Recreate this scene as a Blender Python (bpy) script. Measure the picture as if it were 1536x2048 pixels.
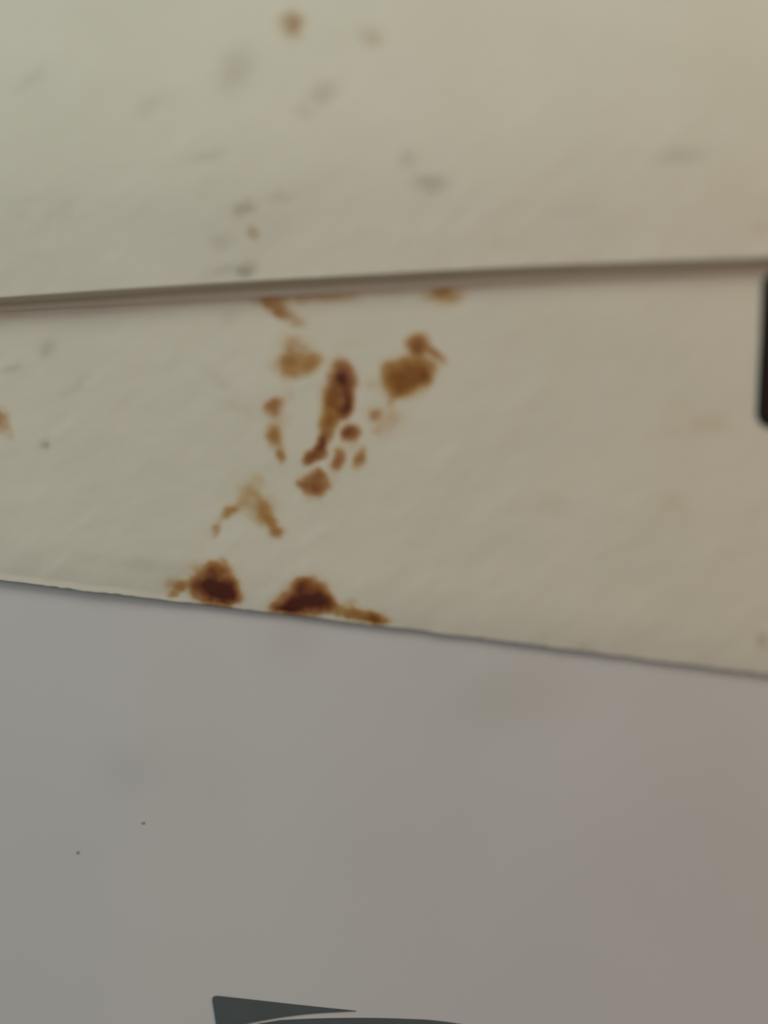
import bpy, math
import numpy as np
from mathutils import Vector, Matrix

for o in list(bpy.data.objects):
    bpy.data.objects.remove(o)
scene = bpy.context.scene
col = scene.collection

# ------------------------------------------------------------------ camera
W, H = 1536.0, 2048.0
FPX = 1610.0                                   # focal length in pixels of the frame
YAW, PITCH = math.radians(12.5), math.radians(11.0)
fwd = Vector((math.sin(YAW) * math.cos(PITCH), math.cos(YAW) * math.cos(PITCH), math.sin(PITCH)))
rgt = Vector((math.cos(YAW), -math.sin(YAW), 0.0))
upv = rgt.cross(fwd)
CAM = Vector((-0.023, -0.108, -0.020))
cd = bpy.data.cameras.new('camera')
cam = bpy.data.objects.new('camera', cd)
col.objects.link(cam)
m3 = Matrix((rgt, upv, -fwd)).transposed()
cam.matrix_world = Matrix.Translation(CAM) @ m3.to_4x4()
cd.sensor_fit = 'VERTICAL'
cd.sensor_height = 36.0
cd.sensor_width = 27.0
cd.lens = 36.0 * FPX / H
cd.clip_start, cd.clip_end = 0.002, 50.0
cd.dof.use_dof = True
scene.camera = cam

_C = np.array(CAM); _F = np.array(fwd); _R = np.array(rgt); _U = np.array(upv)
def plane_xz(u, v, y0):
    """where the sight line of picture point (u, v) meets the upright plane y = y0"""
    u = np.asarray(u, float); v = np.asarray(v, float)
    a = (u - W / 2) / FPX; b = -(v - H / 2) / FPX
    d = _F[None, :] + a.ravel()[:, None] * _R[None, :] + b.ravel()[:, None] * _U[None, :]
    t = (np.broadcast_to(np.asarray(y0, float), u.shape).ravel() - _C[1]) / d[:, 1]
    p = _C[None, :] + d * t[:, None]
    return p[:, 0].reshape(u.shape), p[:, 2].reshape(u.shape)
def depth_at(u, v, y0):
    x, z = plane_xz(np.array([u]), np.array([v]), y0)
    return float(np.dot(np.array([x[0], y0, z[0]]) - _C, _F))
cd.dof.focus_distance = depth_at(560, 1900, 0.0)
cd.dof.aperture_fstop = cd.lens / 7.0          # a phone lens a few millimetres wide
cd.dof.aperture_blades = 0

# ------------------------------------------------------------------ light
world = bpy.data.worlds.new('room_light')
scene.world = world
world.use_nodes = True
bg = world.node_tree.nodes['Background']
bg.inputs[0].default_value = (1.0, 0.95, 0.85, 1)
bg.inputs[1].default_value = 0.10

def area(name, loc, target, size, energy, color):
    l = bpy.data.lights.new(name, 'AREA')
    l.shape = 'RECTANGLE'; l.size, l.size_y = size
    l.energy = energy; l.color = color
    o = bpy.data.objects.new(name, l); col.objects.link(o)
    o.location = loc
    o.rotation_euler = (Vector(target) - Vector(loc)).to_track_quat('-Z', 'Y').to_euler()
    return o
area('window_light', (-0.56, -0.34, 0.14), (0, 0, 0), (0.60, 0.80), 3.25, (0.66, 0.90, 1.0))
area('warm_fill_light', (0.58, -0.38, 0.14), (0, 0, 0), (0.45, 0.60), 2.10, (1.0, 0.50, 0.28))  # added warm fill from the right, stands in for warm bounce
area('top_fill_light', (0.02, -0.32, 0.44), (0, 0, 0), (0.40, 0.25), 1.20, (0.96, 1.0, 0.84))  # added fill from above, brightens the panel top and deepens the seam shadow

vs = scene.view_settings
vs.view_transform = 'Standard'; vs.look = 'None'
vs.exposure = -0.35; vs.gamma = 1.0; vs.use_curve_mapping = False

# ------------------------------------------------------------------ noise
_rng = np.random.RandomState(7)
_lat = _rng.rand(256, 256)
def vnoise(x, y, seed=0):
    x = x + seed * 37.13; y = y + seed * 91.7
    xi = np.floor(x).astype(int); yi = np.floor(y).astype(int)
    fx = x - xi; fy = y - yi
    fx = fx * fx * fx * (fx * (fx * 6 - 15) + 10); fy = fy * fy * fy * (fy * (fy * 6 - 15) + 10)
    a = _lat[yi % 256, xi % 256]; b = _lat[yi % 256, (xi + 1) % 256]
    c = _lat[(yi + 1) % 256, xi % 256]; d = _lat[(yi + 1) % 256, (xi + 1) % 256]
    return (a * (1 - fx) + b * fx) * (1 - fy) + (c * (1 - fx) + d * fx) * fy - 0.5
def relief(u, v, seed):
    """hand-painted surface: soft slanting ripples and stipple, in metres"""
    ca, sa = math.cos(math.radians(38)), math.sin(math.radians(38))
    p = u * ca - v * sa; q = u * sa + v * ca
    h = 0.000095 * vnoise(p / 150, q / 75, seed) + 0.000076 * vnoise(p / 62, q / 34, seed + 1)
    h += 0.000038 * vnoise(p / 30, q / 19, seed + 2) + 0.000006 * vnoise(u / 12, v / 12, seed + 3)
    return h

# ------------------------------------------------------------------ stains
# (u, v, half width, half height, turn in degrees, density, ochre 0..1)
RUST = [
 (556,621,22,13,35,.50,.2),(592,640,26,12,25,.28,.3),(540,600,22,18,0,.38,.3),(610,592,85,14,-3,.30,.6),(680,590,30,14,0,.26,.3),
 (575,727,24,19,0,.50,.7),(591,695,28,20,20,.34,.4),(622,719,22,18,-20,.42,.7),(598,736,34,16,-10,.38,.8),(575,762,16,24,0,.12,.8),
 (548,812,20,16,0,.42,.1),(574,796,15,16,0,.20,.3),(554,840,18,24,0,.26,.5),(549,871,15,22,-8,.46,.6),(560,908,10,15,-15,.38,.3),(538,930,14,26,0,.08,.7),
 (681,754,19,27,0,.86,.05),(692,786,14,28,5,.84,.05),(688,816,15,15,0,.86,.1),(672,795,22,24,0,.66,.8),(660,822,18,22,0,.64,1.),(653,846,14,20,10,.58,.9),
 (646,886,11,24,25,.80,.1),(624,914,17,10,-30,.82,.0),(700,865,15,13,0,.78,.05),(675,917,12,20,25,.62,.3),(721,917,12,20,15,.42,.4),(706,890,9,10,0,.22,.4),
 (670,955,14,12,0,.18,.7),(628,969,23,20,0,.66,.15),(602,970,11,8,10,.52,.2),(638,951,12,10,0,.60,.15),
 (835,691,19,18,0,.80,.4),(872,708,24,9,38,.50,.3),(817,738,38,20,-6,.74,.85),(842,755,20,18,0,.80,.8),(808,766,30,22,-10,.78,.95),(796,788,20,12,-25,.50,.6),
 (786,752,18,22,0,.46,.7),(743,768,16,16,0,.20,.5),(751,828,14,12,0,.38,.2),(774,842,24,20,-20,.26,.3),(755,863,14,10,0,.22,.2),(782,806,12,14,0,.28,.5),
 (720,568,210,13,-3.4,.36,.25),(884,588,32,15,-4,.44,.7),(884,610,24,12,0,.16,.4),(700,690,34,9,0,.14,.2),
 (513,957,15,14,0,.24,.7),(509,1004,36,28,20,.31,.8),(530,1022,18,26,0,.42,.8),(552,1062,15,12,20,.56,.6),(540,1044,12,16,-20,.44,.8),
 (464,1021,24,10,-28,.36,.8),(431,1056,10,18,28,.32,.6),(500,980,20,18,0,.22,.8),
 (509,1008,52,44,20,.10,.9),(585,715,56,42,0,.13,.8),(555,860,26,70,0,.11,.7),(770,836,44,38,0,.14,.5),(690,910,56,50,0,.08,.6),(800,760,60,48,-30,.10,.7),(430,1165,62,46,0,.13,.5),(620,1190,66,36,0,.13,.5),(600,625,60,40,20,.10,.6),
 (430,1176,32,25,0,1.06,.0),(432,1142,20,18,0,.74,.5),(446,1188,26,15,10,.96,.1),(462,1176,14,20,0,.72,.3),(404,1170,20,20,0,.70,.4),(398,1136,18,12,0,.24,.3),
 (362,1174,18,12,-20,.42,.6),(342,1170,12,13,0,.28,.3),(348,1191,9,8,0,.34,.7),
 (605,1206,36,20,0,1.1,.0),(576,1213,28,8,-10,.98,.0),(616,1178,28,20,-10,.82,.3),(640,1199,18,18,0,.82,.2),(655,1214,16,12,10,.72,.4),
 (690,1222,28,10,8,.50,.9),(738,1233,34,9,8,.68,.7),(550,1210,12,8,0,.50,.5),(700,1206,14,8,0,.22,.3),
 (-4,840,18,24,0,.36,.3),(16,862,12,20,0,.18,.8),(22,626,36,9,0,.16,.3),
 (1400,845,62,26,10,.13,.6),(1440,850,22,14,0,.13,.4),(1348,1010,30,26,0,.14,.7),(1348,850,36,26,0,.08,.8),
]
GREY = [  # small dull specks on the strip
 (90,887,9,9,0,.45),(95,696,14,12,0,.25),(438,763,36,10,35,.09),(478,815,36,11,20,.09),(20,738,20,8,-30,.22),(1522,1280,12,14,0,.35),
 (1175,1300,14,8,0,.2),(455,630,14,12,0,.10),(1110,1010,30,18,0,.07),(150,770,30,10,-40,.10),(300,1130,60,12,5,.10)]
RUST_UP = [
 (583,50,23,22,0,.33,.25),(683,74,26,14,0,.09,.6),(742,74,25,18,25,.17,.3),(1003,483,26,16,10,.13,.5),(1524,462,26,22,0,.12,.2),
 (508,467,14,16,0,.22,.8),(500,490,26,40,0,.10,.9),(470,120,40,60,0,.05,.8),(960,180,110,70,0,.05,.9),(1015,500,40,12,0,.07,.8),(190,30,70,40,0,.05,.5)]
GREY_UP = [
 (583,52,16,18,0,.34),(742,74,22,18,30,.12),(470,142,26,40,20,.20),(645,186,24,18,-25,.24),(610,222,20,14,0,.14),(816,322,18,18,0,.17),(860,367,28,17,0,.33),
 (486,416,22,12,-15,.38),(508,467,13,13,0,.28),(440,484,20,14,0,.16),(488,540,20,11,-8,.50),(452,540,26,10,-15,.22),(1362,311,44,14,-5,.20),(1340,320,14,10,0,.12),
 (560,395,30,10,-10,.14),(415,310,30,10,-15,.16),(60,160,30,12,-35,.12),(300,210,30,16,-30,.12),(120,420,30,10,-30,.08),(1150,420,40,16,0,.06),(545,455,40,30,0,.08)]

def ell(u, v, b, inner=0.30, outer=1.62):
    t = math.radians(b[4]); ca, sa = math.cos(t), math.sin(t)
    du = u - b[0]; dv = v - b[1]
    p = (du * ca + dv * sa) / b[2]; q = (-du * sa + dv * ca) / b[3]
    r = np.sqrt(p * p + q * q)
    return np.exp(-0.62 * r ** 2.3)
def stain_fields(u, v, rust, grey):
    wu = u + 9 * vnoise(u / 26, v / 26, 11) + 5 * vnoise(u / 11, v / 11, 12)
    wv = v + 9 * vnoise(u / 26, v / 26, 13) + 5 * vnoise(u / 11, v / 11, 14)
    acc = np.zeros_like(u); och = np.zeros_like(u); wsum = np.full_like(u, 1e-6)
    for b in rust:
        k = 1.14 if b[5] < .5 else (1.06 if b[5] < .9 else 0.98)
        e = ell(wu, wv, (b[0], b[1], b[2] * 1.12, b[3] * 1.12, b[4])) * min(b[5] * k, 1.1)
        acc += e ** 3; och += e ** 2 * b[6]; wsum += e ** 2
    dens = acc ** (1 / 3.)
    dens = dens * (1 + 0.35 * vnoise(u / 22, v / 22, 15) + 0.16 * vnoise(u / 9, v / 9, 16))
    g = np.zeros_like(u)
    for b in grey:
        g = np.maximum(g, ell(wu, wv, b, 0.0, 1.5) * b[5])
    return np.clip(dens, 0, 1), np.clip(och / wsum, 0, 1), np.clip(g, 0, 1)

# ------------------------------------------------------------------ materials
def lin(r, g, b):
    f = lambda c: c / 12.92 if c <= 0.04045 else ((c + 0.055) / 1.055) ** 2.4
    return (f(r / 255), f(g / 255), f(b / 255), 1)
def new_mat(name):
    m = bpy.data.materials.new(name); m.use_nodes = True
    nt = m.node_tree
    return m, nt, nt.nodes, nt.links, nt.nodes['Principled BSDF']
def ramp(nodes, stops):
    r = nodes.new('ShaderNodeValToRGB'); e = r.color_ramp.elements
    e[0].position, e[0].color = stops[0]; e[1].position, e[1].color = stops[-1]
    for p, c in stops[1:-1]:
        n = e.new(p); n.color = c
    return r
def mix(nodes, links, fac, a, b, mode='MIX'):
    n = nodes.new('ShaderNodeMix'); n.data_type = 'RGBA'; n.blend_type = mode
    for s, val in ((0, fac), (6, a), (7, b)):
        if isinstance(val, bpy.types.NodeSocket): links.new(val, n.inputs[s])
        else: n.inputs[s].default_value = val
    return n.outputs[2]
def paint_material(name, base_a, base_b):
    """aged cream paint; the mesh's own 'stain' data says where rust and dirt have soaked in"""
    m, nt, N, L, bs = new_mat(name)
    tc = N.new('ShaderNodeTexCoord')
    n1 = N.new('ShaderNodeTexNoise'); n1.inputs['Scale'].default_value = 55; n1.inputs['Detail'].default_value = 3
    L.new(tc.outputs['Object'], n1.inputs['Vector'])
    r1 = ramp(N, [(0.35, base_a), (0.65, base_b)]); L.new(n1.outputs['Fac'], r1.inputs['Fac'])
    at = N.new('ShaderNodeAttribute'); at.attribute_name = 'stain'
    sp = N.new('ShaderNodeSeparateColor'); L.new(at.outputs['Color'], sp.inputs[0])
    red = ramp(N, [(0.0, lin(205, 190, 160)), (0.2, lin(196, 168, 132)), (0.45, lin(166, 124, 84)), (0.7, lin(136, 84, 49)), (0.86, lin(110, 60, 34)), (1.0, lin(78, 34, 22))])
    och = ramp(N, [(0.0, lin(205, 192, 160)), (0.2, lin(196, 176, 132)), (0.45, lin(174, 138, 84)), (0.7, lin(146, 98, 44)), (0.86, lin(130, 78, 30)), (1.0, lin(94, 46, 22))])
    L.new(sp.outputs[0], red.inputs['Fac']); L.new(sp.outputs[0], och.inputs['Fac'])
    st = mix(N, L, sp.outputs[1], red.outputs[0], och.outputs[0])
    mr = N.new('ShaderNodeMapRange'); mr.interpolation_type = 'SMOOTHSTEP'
    mr.inputs['From Min'].default_value = 0.02; mr.inputs['From Max'].default_value = 0.46
    L.new(sp.outputs[0], mr.inputs['Value'])
    c1 = mix(N, L, mr.outputs[0], r1.outputs[0], st)
    c2 = mix(N, L, sp.outputs[2], c1, lin(114, 94, 68))
    L.new(c2, bs.inputs['Base Color'])
    bs.inputs['Roughness'].default_value = 0.62
    bs.inputs['Specular IOR Level'].default_value = 0.25
    n2 = N.new('ShaderNodeTexNoise'); n2.inputs['Scale'].default_value = 900; n2.inputs['Detail'].default_value = 2
    L.new(tc.outputs['Object'], n2.inputs['Vector'])
    bp = N.new('ShaderNodeBump'); bp.inputs['Strength'].default_value = 0.12; bp.inputs['Distance'].default_value = 0.0002
    L.new(n2.outputs['Fac'], bp.inputs['Height']); L.new(bp.outputs[0], bs.inputs['Normal'])
    return m
CREAM = paint_material('aged_cream_paint', (0.625, 0.598, 0.502, 1), (0.655, 0.620, 0.526, 1))

def white_material():
    m, nt, N, L, bs = new_mat('white_plastic')
    tc = N.new('ShaderNodeTexCoord')
    n1 = N.new('ShaderNodeTexNoise'); n1.inputs['Scale'].default_value = 28; n1.inputs['Detail'].default_value = 2
    L.new(tc.outputs['Object'], n1.inputs['Vector'])
    r1 = ramp(N, [(0.35, (0.562, 0.550, 0.543, 1)), (0.65, (0.584, 0.572, 0.565, 1))]); L.new(n1.outputs['Fac'], r1.inputs['Fac'])
    at = N.new('ShaderNodeAttribute'); at.attribute_name = 'stain'
    sp = N.new('ShaderNodeSeparateColor'); L.new(at.outputs['Color'], sp.inputs[0])
    c1 = mix(N, L, sp.outputs[0], r1.outputs[0], lin(150, 138, 96))
    c2 = mix(N, L, sp.outputs[2], c1, lin(96, 94, 92))
    L.new(c2, bs.inputs['Base Color'])
    bs.inputs['Roughness'].default_value = 0.45
    bs.inputs['Specular IOR Level'].default_value = 0.25
    return m
WHITE = white_material()
def plain(name, c, rough, spec=0.3, scale=300):
    m, nt, N, L, bs = new_mat(name)
    tc = N.new('ShaderNodeTexCoord')
    n1 = N.new('ShaderNodeTexNoise'); n1.inputs['Scale'].default_value = scale
    L.new(tc.outputs['Object'], n1.inputs['Vector'])
    k = lambda f: tuple(x * f for x in c[:3]) + (1,)
    r1 = ramp(N, [(0.3, k(0.94)), (0.7, k(1.06))]); L.new(n1.outputs['Fac'], r1.inputs['Fac'])
    L.new(r1.outputs[0], bs.inputs['Base Color'])
    bs.inputs['Roughness'].default_value = rough; bs.inputs['Specular IOR Level'].default_value = spec
    return m
INK = plain('dark_grey_print', lin(84, 91, 92), 0.5, 0.2)
BLACK = plain('black_plastic', lin(9, 9, 9), 0.55, 0.15)
WALLM = plain('plaster', lin(200, 195, 182), 0.8, 0.2, 12)

# ------------------------------------------------------------------ mesh helpers
def mesh_obj(name, co, faces, mat, parent=None, smooth=True, fields=None):
    me = bpy.data.meshes.new(name)
    me.from_pydata(co.tolist() if hasattr(co, 'tolist') else co, [], faces.tolist() if hasattr(faces, 'tolist') else faces)
    if smooth:
        me.polygons.foreach_set('use_smooth', np.ones(len(me.polygons), bool))
    if fields is not None:
        a = me.attributes.new('stain', 'FLOAT_COLOR', 'POINT')
        n = len(me.vertices)
        buf = np.zeros((n, 4), np.float32); buf[:, 3] = 1
        buf[:, :3] = fields[:n]
        a.data.foreach_set('color', buf.ravel())
    me.materials.append(mat); me.update()
    o = bpy.data.objects.new(name, me); col.objects.link(o)
    if parent: o.parent = parent
    return o
def grid_faces(nr, nc, off=0):
    i = np.arange(nr - 1)[:, None] * nc + np.arange(nc - 1)[None, :] + off
    return np.stack([i, i + nc, i + nc + 1, i + 1], -1).reshape(-1, 4)
def sheet(name, U, V, Y, y0, yback, mat, fields):
    """a closed slab: modelled front (grid U, V with depth Y), edges, flat back"""
    nr, nc = U.shape
    X, Z = plane_xz(U, V, Y)
    front = np.stack([X, Y, Z], -1).reshape(-1, 3)
    idx = np.arange(nr * nc).reshape(nr, nc)
    ring = np.concatenate([idx[0, :], idx[1:, -1], idx[-1, -2::-1], idx[-2:0:-1, 0]])
    back = front[ring].copy(); back[:, 1] = yback if np.isscalar(yback) else yback.reshape(-1)[ring]
    n0 = nr * nc; k = len(ring)
    F = [tuple(f) for f in grid_faces(nr, nc).tolist()]
    for a in range(k):
        b = (a + 1) % k
        F.append((int(ring[b]), int(ring[a]), n0 + a, n0 + b))
    F.append(tuple(range(n0 + k - 1, n0 - 1, -1)))
    co = np.concatenate([front, back])
    fl = np.concatenate([fields.reshape(-1, 3), fields.reshape(-1, 3)[ring]])
    o = mesh_obj(name, co, F, mat, None, True, fl)
    # crisp rim against the flat back
    me = o.data
    fs = np.ones(len(me.polygons), bool); fs[(nr - 1) * (nc - 1):] = False
    me.polygons.foreach_set('use_smooth', fs)
    return o
def tag(o, label, cat=None, group=None, kind=None):
    o['label'] = label
    if cat: o['category'] = cat
    if group: o['group'] = group
    if kind: o['kind'] = kind
    return o

# layers of the place (depth towards the viewer is -y)
Y_WHITE, Y_STRIP, Y_UPPER = 0.0, -0.0013, -0.0037
SPX = 6.9e-5                                    # about this many metres per picture pixel on the wall

def seam(u):      # lower edge of the cream panel
    return np.interp(u, [-600, 0, 250, 500, 760, 1000, 1300, 1536, 2150], [642, 598, 581, 565, 551, 538, 526, 518, 498]) 
def lower(u):     # lower edge of the stained strip
    return np.interp(u, [-600, 0, 200, 470, 770, 1000, 1170, 1336, 1536, 2150], [1085, 1160, 1186, 1217, 1253, 1282, 1303, 1325, 1350, 1430])
def smooth_curve(f, u):
    k = np.linspace(-90, 90, 25)
    return np.mean([f(u + d) for d in k], axis=0)

us = np.arange(-560, 2110, 4.0)

# ------------------------------------------------------------------ setting
def box(name, lo, hi, mat, kind=None):
    x0, y0, z0 = lo; x1, y1, z1 = hi
    co = [(x0,y0,z0),(x1,y0,z0),(x1,y1,z0),(x0,y1,z0),(x0,y0,z1),(x1,y0,z1),(x1,y1,z1),(x0,y1,z1)]
    F = [(0,3,2,1),(4,5,6,7),(0,1,5,4),(1,2,6,5),(2,3,7,6),(3,0,4,7)]
    o = mesh_obj(name, co, F, mat, None, False)
    if kind: o['kind'] = kind
    return o
wall = box('wall_back', (-1.2, 0.032, -1.0), (1.2, 0.12, 1.2), WALLM, 'structure')
wall['label'] = 'plain plaster wall carrying the panels'

# ------------------------------------------------------------------ smooth white panel
def build_white():
    vsx = np.arange(900, 2560, 10.0); ux = np.arange(-560, 2110, 10.0)
    # finer where it shows
    U, V = np.meshgrid(ux, vsx)
    rust = [(585,1275,50,40,-20,.12,1),(1010,1390,120,60,-10,.10,1),(1060,1350,60,30,0,.06,1),(430,1560,60,60,0,.04,.5),(880,1320,60,30,0,.06,1)]
    grey = [(262,1542,62,50,0,.07),(300,1500,30,30,0,.04)]
    e = np.zeros_like(U)
    for b in rust: e = np.maximum(e, ell(U, V, b, 0, 1.4) * b[5])
    g = np.zeros_like(U)
    for b in grey: g = np.maximum(g, ell(U, V, b, 0.2, 1.2) * b[5])
    f = np.stack([e, np.zeros_like(e), g], -1)
    Y = np.full_like(U, Y_WHITE)
    o = sheet('white_panel', U, V, Y, Y_WHITE, 0.032, WHITE, f)
    return tag(o, 'smooth pale grey-white panel with a dark grey emblem, below the stained cream strip', 'panel')
white = build_white()

def extrude_outline(name, pts, y0, thick, mat, parent=None, bevel=0.0):
    """a flat mark or plate from an outline (picture points), with real thickness and a chamfered rim"""
    p = np.array(pts, float)
    x, z = plane_xz(p[:, 0], p[:, 1], y0)
    n = len(p)
    c = np.stack([x, z], -1)
    area2 = np.sum(c[:, 0] * np.roll(c[:, 1], -1) - np.roll(c[:, 0], -1) * c[:, 1])
    if area2 < 0: c = c[::-1]
    prev = np.roll(c, 1, 0); nxt = np.roll(c, -1, 0)
    t1 = (c - prev) / np.maximum(1e-9, np.linalg.norm(c - prev, axis=1))[:, None]
    t2 = (nxt - c) / np.maximum(1e-9, np.linalg.norm(nxt - c, axis=1))[:, None]
    t = t1 + t2; t /= np.maximum(1e-9, np.linalg.norm(t, axis=1))[:, None]
    inn = np.stack([-t[:, 1], t[:, 0]], -1)
    rings = [(0, y0), (0, y0 - thick + bevel)]
    if bevel > 0:
        for k in range(1, 5):
            a = k / 4 * math.pi / 2
            rings.append((bevel * (1 - math.cos(a)), y0 - thick + bevel - bevel * math.sin(a)))
    co = []; F = []
    for ins, y in rings:
        q = c + inn * ins
        co += [(float(a), float(y), float(b)) for a, b in q]
    for r in range(len(rings) - 1):
        for i in range(n):
            j = (i + 1) % n
            F.append((r * n + i, r * n + j, (r + 1) * n + j, (r + 1) * n + i))
    last = (len(rings) - 1) * n
    F.append(tuple(range(last, last + n)))
    F.append(tuple(range(n - 1, -1, -1)))
    return mesh_obj(name, co, F, mat, parent, False)
def bez(p0, p1, p2, p3, n=14):
    t = np.linspace(0, 1, n)[:, None]
    p0, p1, p2, p3 = map(np.array, (p0, p1, p2, p3))
    return (((1 - t) ** 3) * p0 + 3 * ((1 - t) ** 2) * t * p1 + 3 * (1 - t) * t * t * p2 + t ** 3 * p3).tolist()

wing = [(432.0, 2048.0), (425.5, 2006.0)] + bez((424.5, 2000), (424, 1994), (428, 1990.5), (436, 1991.5), 7)
wing += [(500, 1998.5), (575, 2007.0), (650, 2015.0), (690, 2019.0), (712, 2021.3)]
wing += [(690, 2022.5)] + bez((660, 2024), (600, 2027), (545, 2035), (484, 2049), 12)
wing += bez((470, 2053), (458, 2058), (448, 2066), (440, 2076), 6)
o = extrude_outline('emblem_wing', wing, Y_WHITE, 0.00012, INK, white)
o['label'] = 'dark grey pointed wing of the emblem'
dome = bez((446, 2092), (462, 2068), (490, 2052), (520, 2046.5), 10) + bez((560, 2040), (620, 2036), (720, 2034), (800, 2037), 12)
dome += bez((850, 2039), (930, 2045), (1040, 2068), (1110, 2110), 12) + [(1090, 2175), (900, 2160), (680, 2150), (458, 2168)]
o = extrude_outline('emblem_body', dome, Y_WHITE, 0.00012, INK, white)
o['label'] = 'dark grey curved body of the emblem'
# two tiny dark flecks caught on the panel
def fleck(u, v, r, parent, mat):
    a = np.linspace(0, 2 * math.pi, 11)[:-1]
    pts = [(u + r * (1 + .25 * math.sin(3 * t + u)) * math.cos(t), v + r * (1 + .2 * math.cos(2 * t + v)) * math.sin(t)) for t in a]
    return extrude_outline('dirt_fleck', pts, Y_WHITE, 0.00006, mat, parent)
FLECK = plain('dirt', lin(148, 146, 144), 0.8)
fleck(287, 1646, 3.2, white, FLECK); fleck(156, 1705, 3.0, white, FLECK)

# ------------------------------------------------------------------ stained strip
def strip_front(U, V):
    """depth of the strip's painted face at picture points"""
    d = smooth_curve(lower, U) - V              # distance above the lower edge
    y = Y_STRIP - relief(U, V, 21)
    t = np.clip((95 - d) / 95, 0, 1)
    keep = np.clip((520 - U) / 300, 0, 1) * np.clip((14 - d) / 14, 0, 1)
    y = y + 0.00055 * t * t * (1 - 0.35 * keep)            # rolls back towards its lower edge
    return y
def build_strip():
    top = smooth_curve(seam, us) - 70; bot = smooth_curve(lower, us)
    n = 180
    s = np.concatenate([np.linspace(0, 1, n)])
    rows = [top + (bot - 3 - top) * k for k in s]
    prof = [0.0] * n
    for k in range(1, 7):                       # rounded lower lip
        a = k / 6 * math.pi / 2
        rows.append(bot - 3 + 3 * math.sin(a)); prof.append(0.00010 * (1 - math.cos(a)))
    V = np.array(rows); U = np.tile(us, (len(rows), 1))
    Y = strip_front(U, V) + np.array(prof)[:, None]
    jag = vnoise(U / 60, V * 0 + 3, 31) * 2.5 + vnoise(U / 14, V * 0 + 3, 32) * 2
    wgt = np.clip(1 - (smooth_curve(lower, U) - V) / 40, 0, 1)
    V = V + jag * wgt
    d, h, g = stain_fields(U, V, RUST, GREY)
    o = sheet('stained_strip', U, V, Y, Y_STRIP, Y_WHITE, CREAM, np.stack([d, h, g], -1))
    return tag(o, 'cream painted strip streaked with rust-brown stains, between the dark seam and the white panel', 'strip')
strip = build_strip()

# ------------------------------------------------------------------ cream panel above
def lean(V):
    w = np.clip(420 - V, 0, 420); rest = np.clip(-V, 0, None)
    return SPX * 0.56 * (w * w / 840 + rest)
def upper_front(U, V):
    return Y_UPPER - relief(U, V, 41) + lean(V)   # leans back towards the top
def build_upper():
    bot = smooth_curve(seam, us); top = np.full_like(us, -460.0)
    n = 205
    rows = [top + (bot - 6 - top) * k for k in np.linspace(0, 1, n)]
    prof = [0.0] * n
    for k in range(1, 8):
        a = k / 7 * math.pi / 2
        rows.append(bot - 6 + 6 * math.sin(a)); prof.append(0.0004 * (1 - math.cos(a)))
    V = np.array(rows); U = np.tile(us, (len(rows), 1))
    Y = upper_front(U, V) + np.array(prof)[:, None]
    d, h, g = stain_fields(U, V, RUST_UP, GREY_UP)
    o = sheet('cream_panel', U, V, Y, Y_UPPER, upper_front(U, V) + 0.0022, CREAM, np.stack([d, h, g], -1))
    return tag(o, 'cream painted panel with faint grey-brown specks, overhanging the stained strip', 'panel')
upper = build_upper()

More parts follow.
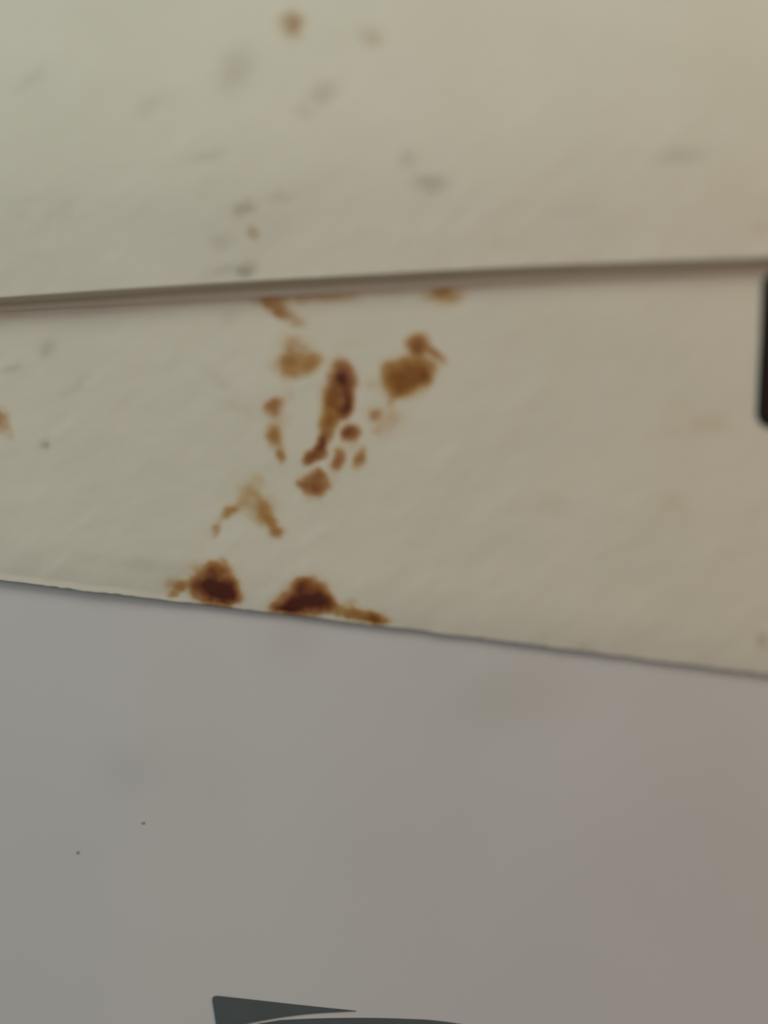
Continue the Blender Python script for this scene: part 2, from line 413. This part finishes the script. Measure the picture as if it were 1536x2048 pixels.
# ------------------------------------------------------------------ crusts of rust and specks, each its own piece
def crusts(name, parent, rust, grey, front, y0, u0, u1, v0, v1, thr, gthr, height, label_fn, step=3.0):
    uu = np.arange(u0, u1, step); vv = np.arange(v0, v1, step)
    U, V = np.meshgrid(uu, vv)
    d, h, g = stain_fields(U, V, rust, grey)
    lo = smooth_curve(lower, U)
    if name == 'rust_stain':
        mask = ((d > thr) | (g > gthr)) & (V < lo - 10) & (V > smooth_curve(seam, U) - 40)
    else:
        mask = ((d > thr) | (g > gthr)) & (V < smooth_curve(seam, U) - 14)
    nr, nc = mask.shape
    lab = -np.ones(mask.shape, int); cur = 0; comps = []
    for i, j in zip(*np.nonzero(mask)):
        if lab[i, j] >= 0: continue
        stack = [(i, j)]; lab[i, j] = cur; cells = []
        while stack:
            a, b = stack.pop(); cells.append((a, b))
            for da, db in ((1, 0), (-1, 0), (0, 1), (0, -1)):
                p, q = a + da, b + db
                if 0 <= p < nr and 0 <= q < nc and mask[p, q] and lab[p, q] < 0:
                    lab[p, q] = cur; stack.append((p, q))
        comps.append(cells); cur += 1
    Yf = front(U, V)
    X, Z = plane_xz(U, V, Yf)
    for cells in sorted(comps, key=len, reverse=True):
        if len(cells) < 14: continue
        cs = set(cells)
        verts = {}; co = []; fl = []; F = []; rim = {}
        def vid(p, q):
            if (p, q) not in verts:
                verts[(p, q)] = len(co)
                k = max((d[p, q] - thr) / (1 - thr), (g[p, q] - gthr) * 0.6, 0.0)
                inside = (p, q) in cs
                lift = 0.000008 + height * k if inside else -0.000012
                co.append((X[p, q], Yf[p, q] - lift, Z[p, q])); fl.append((d[p, q], h[p, q], g[p, q]))
            return verts[(p, q)]
        quads = set()
        for a, b in cells:
            for p, q in ((a, b), (a - 1, b), (a, b - 1), (a - 1, b - 1)):
                if 0 <= p < nr - 1 and 0 <= q < nc - 1: quads.add((p, q))
        for p, q in quads:
            F.append((vid(p, q), vid(p + 1, q), vid(p + 1, q + 1), vid(p, q + 1)))
        dm = max(d[c] for c in cells); cv = np.mean([V[c] for c in cells])
        nm = name
        if name == 'rust_stain' and dm > .85: nm = 'rust_crust'
        if name == 'rust_stain' and dm < .2: nm = 'dirt_speck'
        if name == 'dirt_speck' and dm > .14: nm = 'rust_speck'
        o = mesh_obj(nm, np.array(co), F, CREAM, parent, True, np.array(fl))
        cu = np.mean([U[c] for c in cells]); cv = np.mean([V[c] for c in cells])
        dm = max(d[c] for c in cells)
        l = label_fn(cu, cv, dm, len(cells))
        if l: o['label'] = l
def strip_label(u, v, d, n):
    if v > 1110: return 'dark red-brown rust stain at the lower edge of the strip'
    if d > .7: return 'rusty orange-brown stain on the strip'
    if d > .4: return 'light brown rust stain on the strip'
    return 'faint tan stain on the strip'
def upper_label(u, v, d, n):
    return 'faint grey-brown speck on the cream panel'
crusts('rust_stain', strip, RUST, GREY, strip_front, Y_STRIP, -60, 1600, 500, 1340, 0.20, 0.28, 0.00012, strip_label)
crusts('dirt_speck', upper, RUST_UP, GREY_UP, upper_front, Y_UPPER, -60, 1600, -20, 600, 0.24, 0.26, 0.00004, upper_label)

# ------------------------------------------------------------------ black fitting at the right edge
def rounded(pts_radius, n=8):
    out = []
    k = len(pts_radius)
    for i in range(k):
        p = np.array(pts_radius[i][:2], float); r = pts_radius[i][2]
        a = np.array(pts_radius[i - 1][:2], float); b = np.array(pts_radius[(i + 1) % k][:2], float)
        da = (a - p) / np.linalg.norm(a - p); db = (b - p) / np.linalg.norm(b - p)
        out += bez(p + da * r, p + da * r * .45, p + db * r * .45, p + db * r, n)
    return out
outl = rounded([(1525, 545, 26), (1716, 537, 26), (1708, 868, 26), (1511, 854, 30)])
fit = extrude_outline('black_fitting', outl, Y_STRIP + 0.0001, 0.0005, BLACK, None, 0.0002)
tag(fit, 'black rounded fitting on the stained strip at the right edge of the picture', 'fitting')
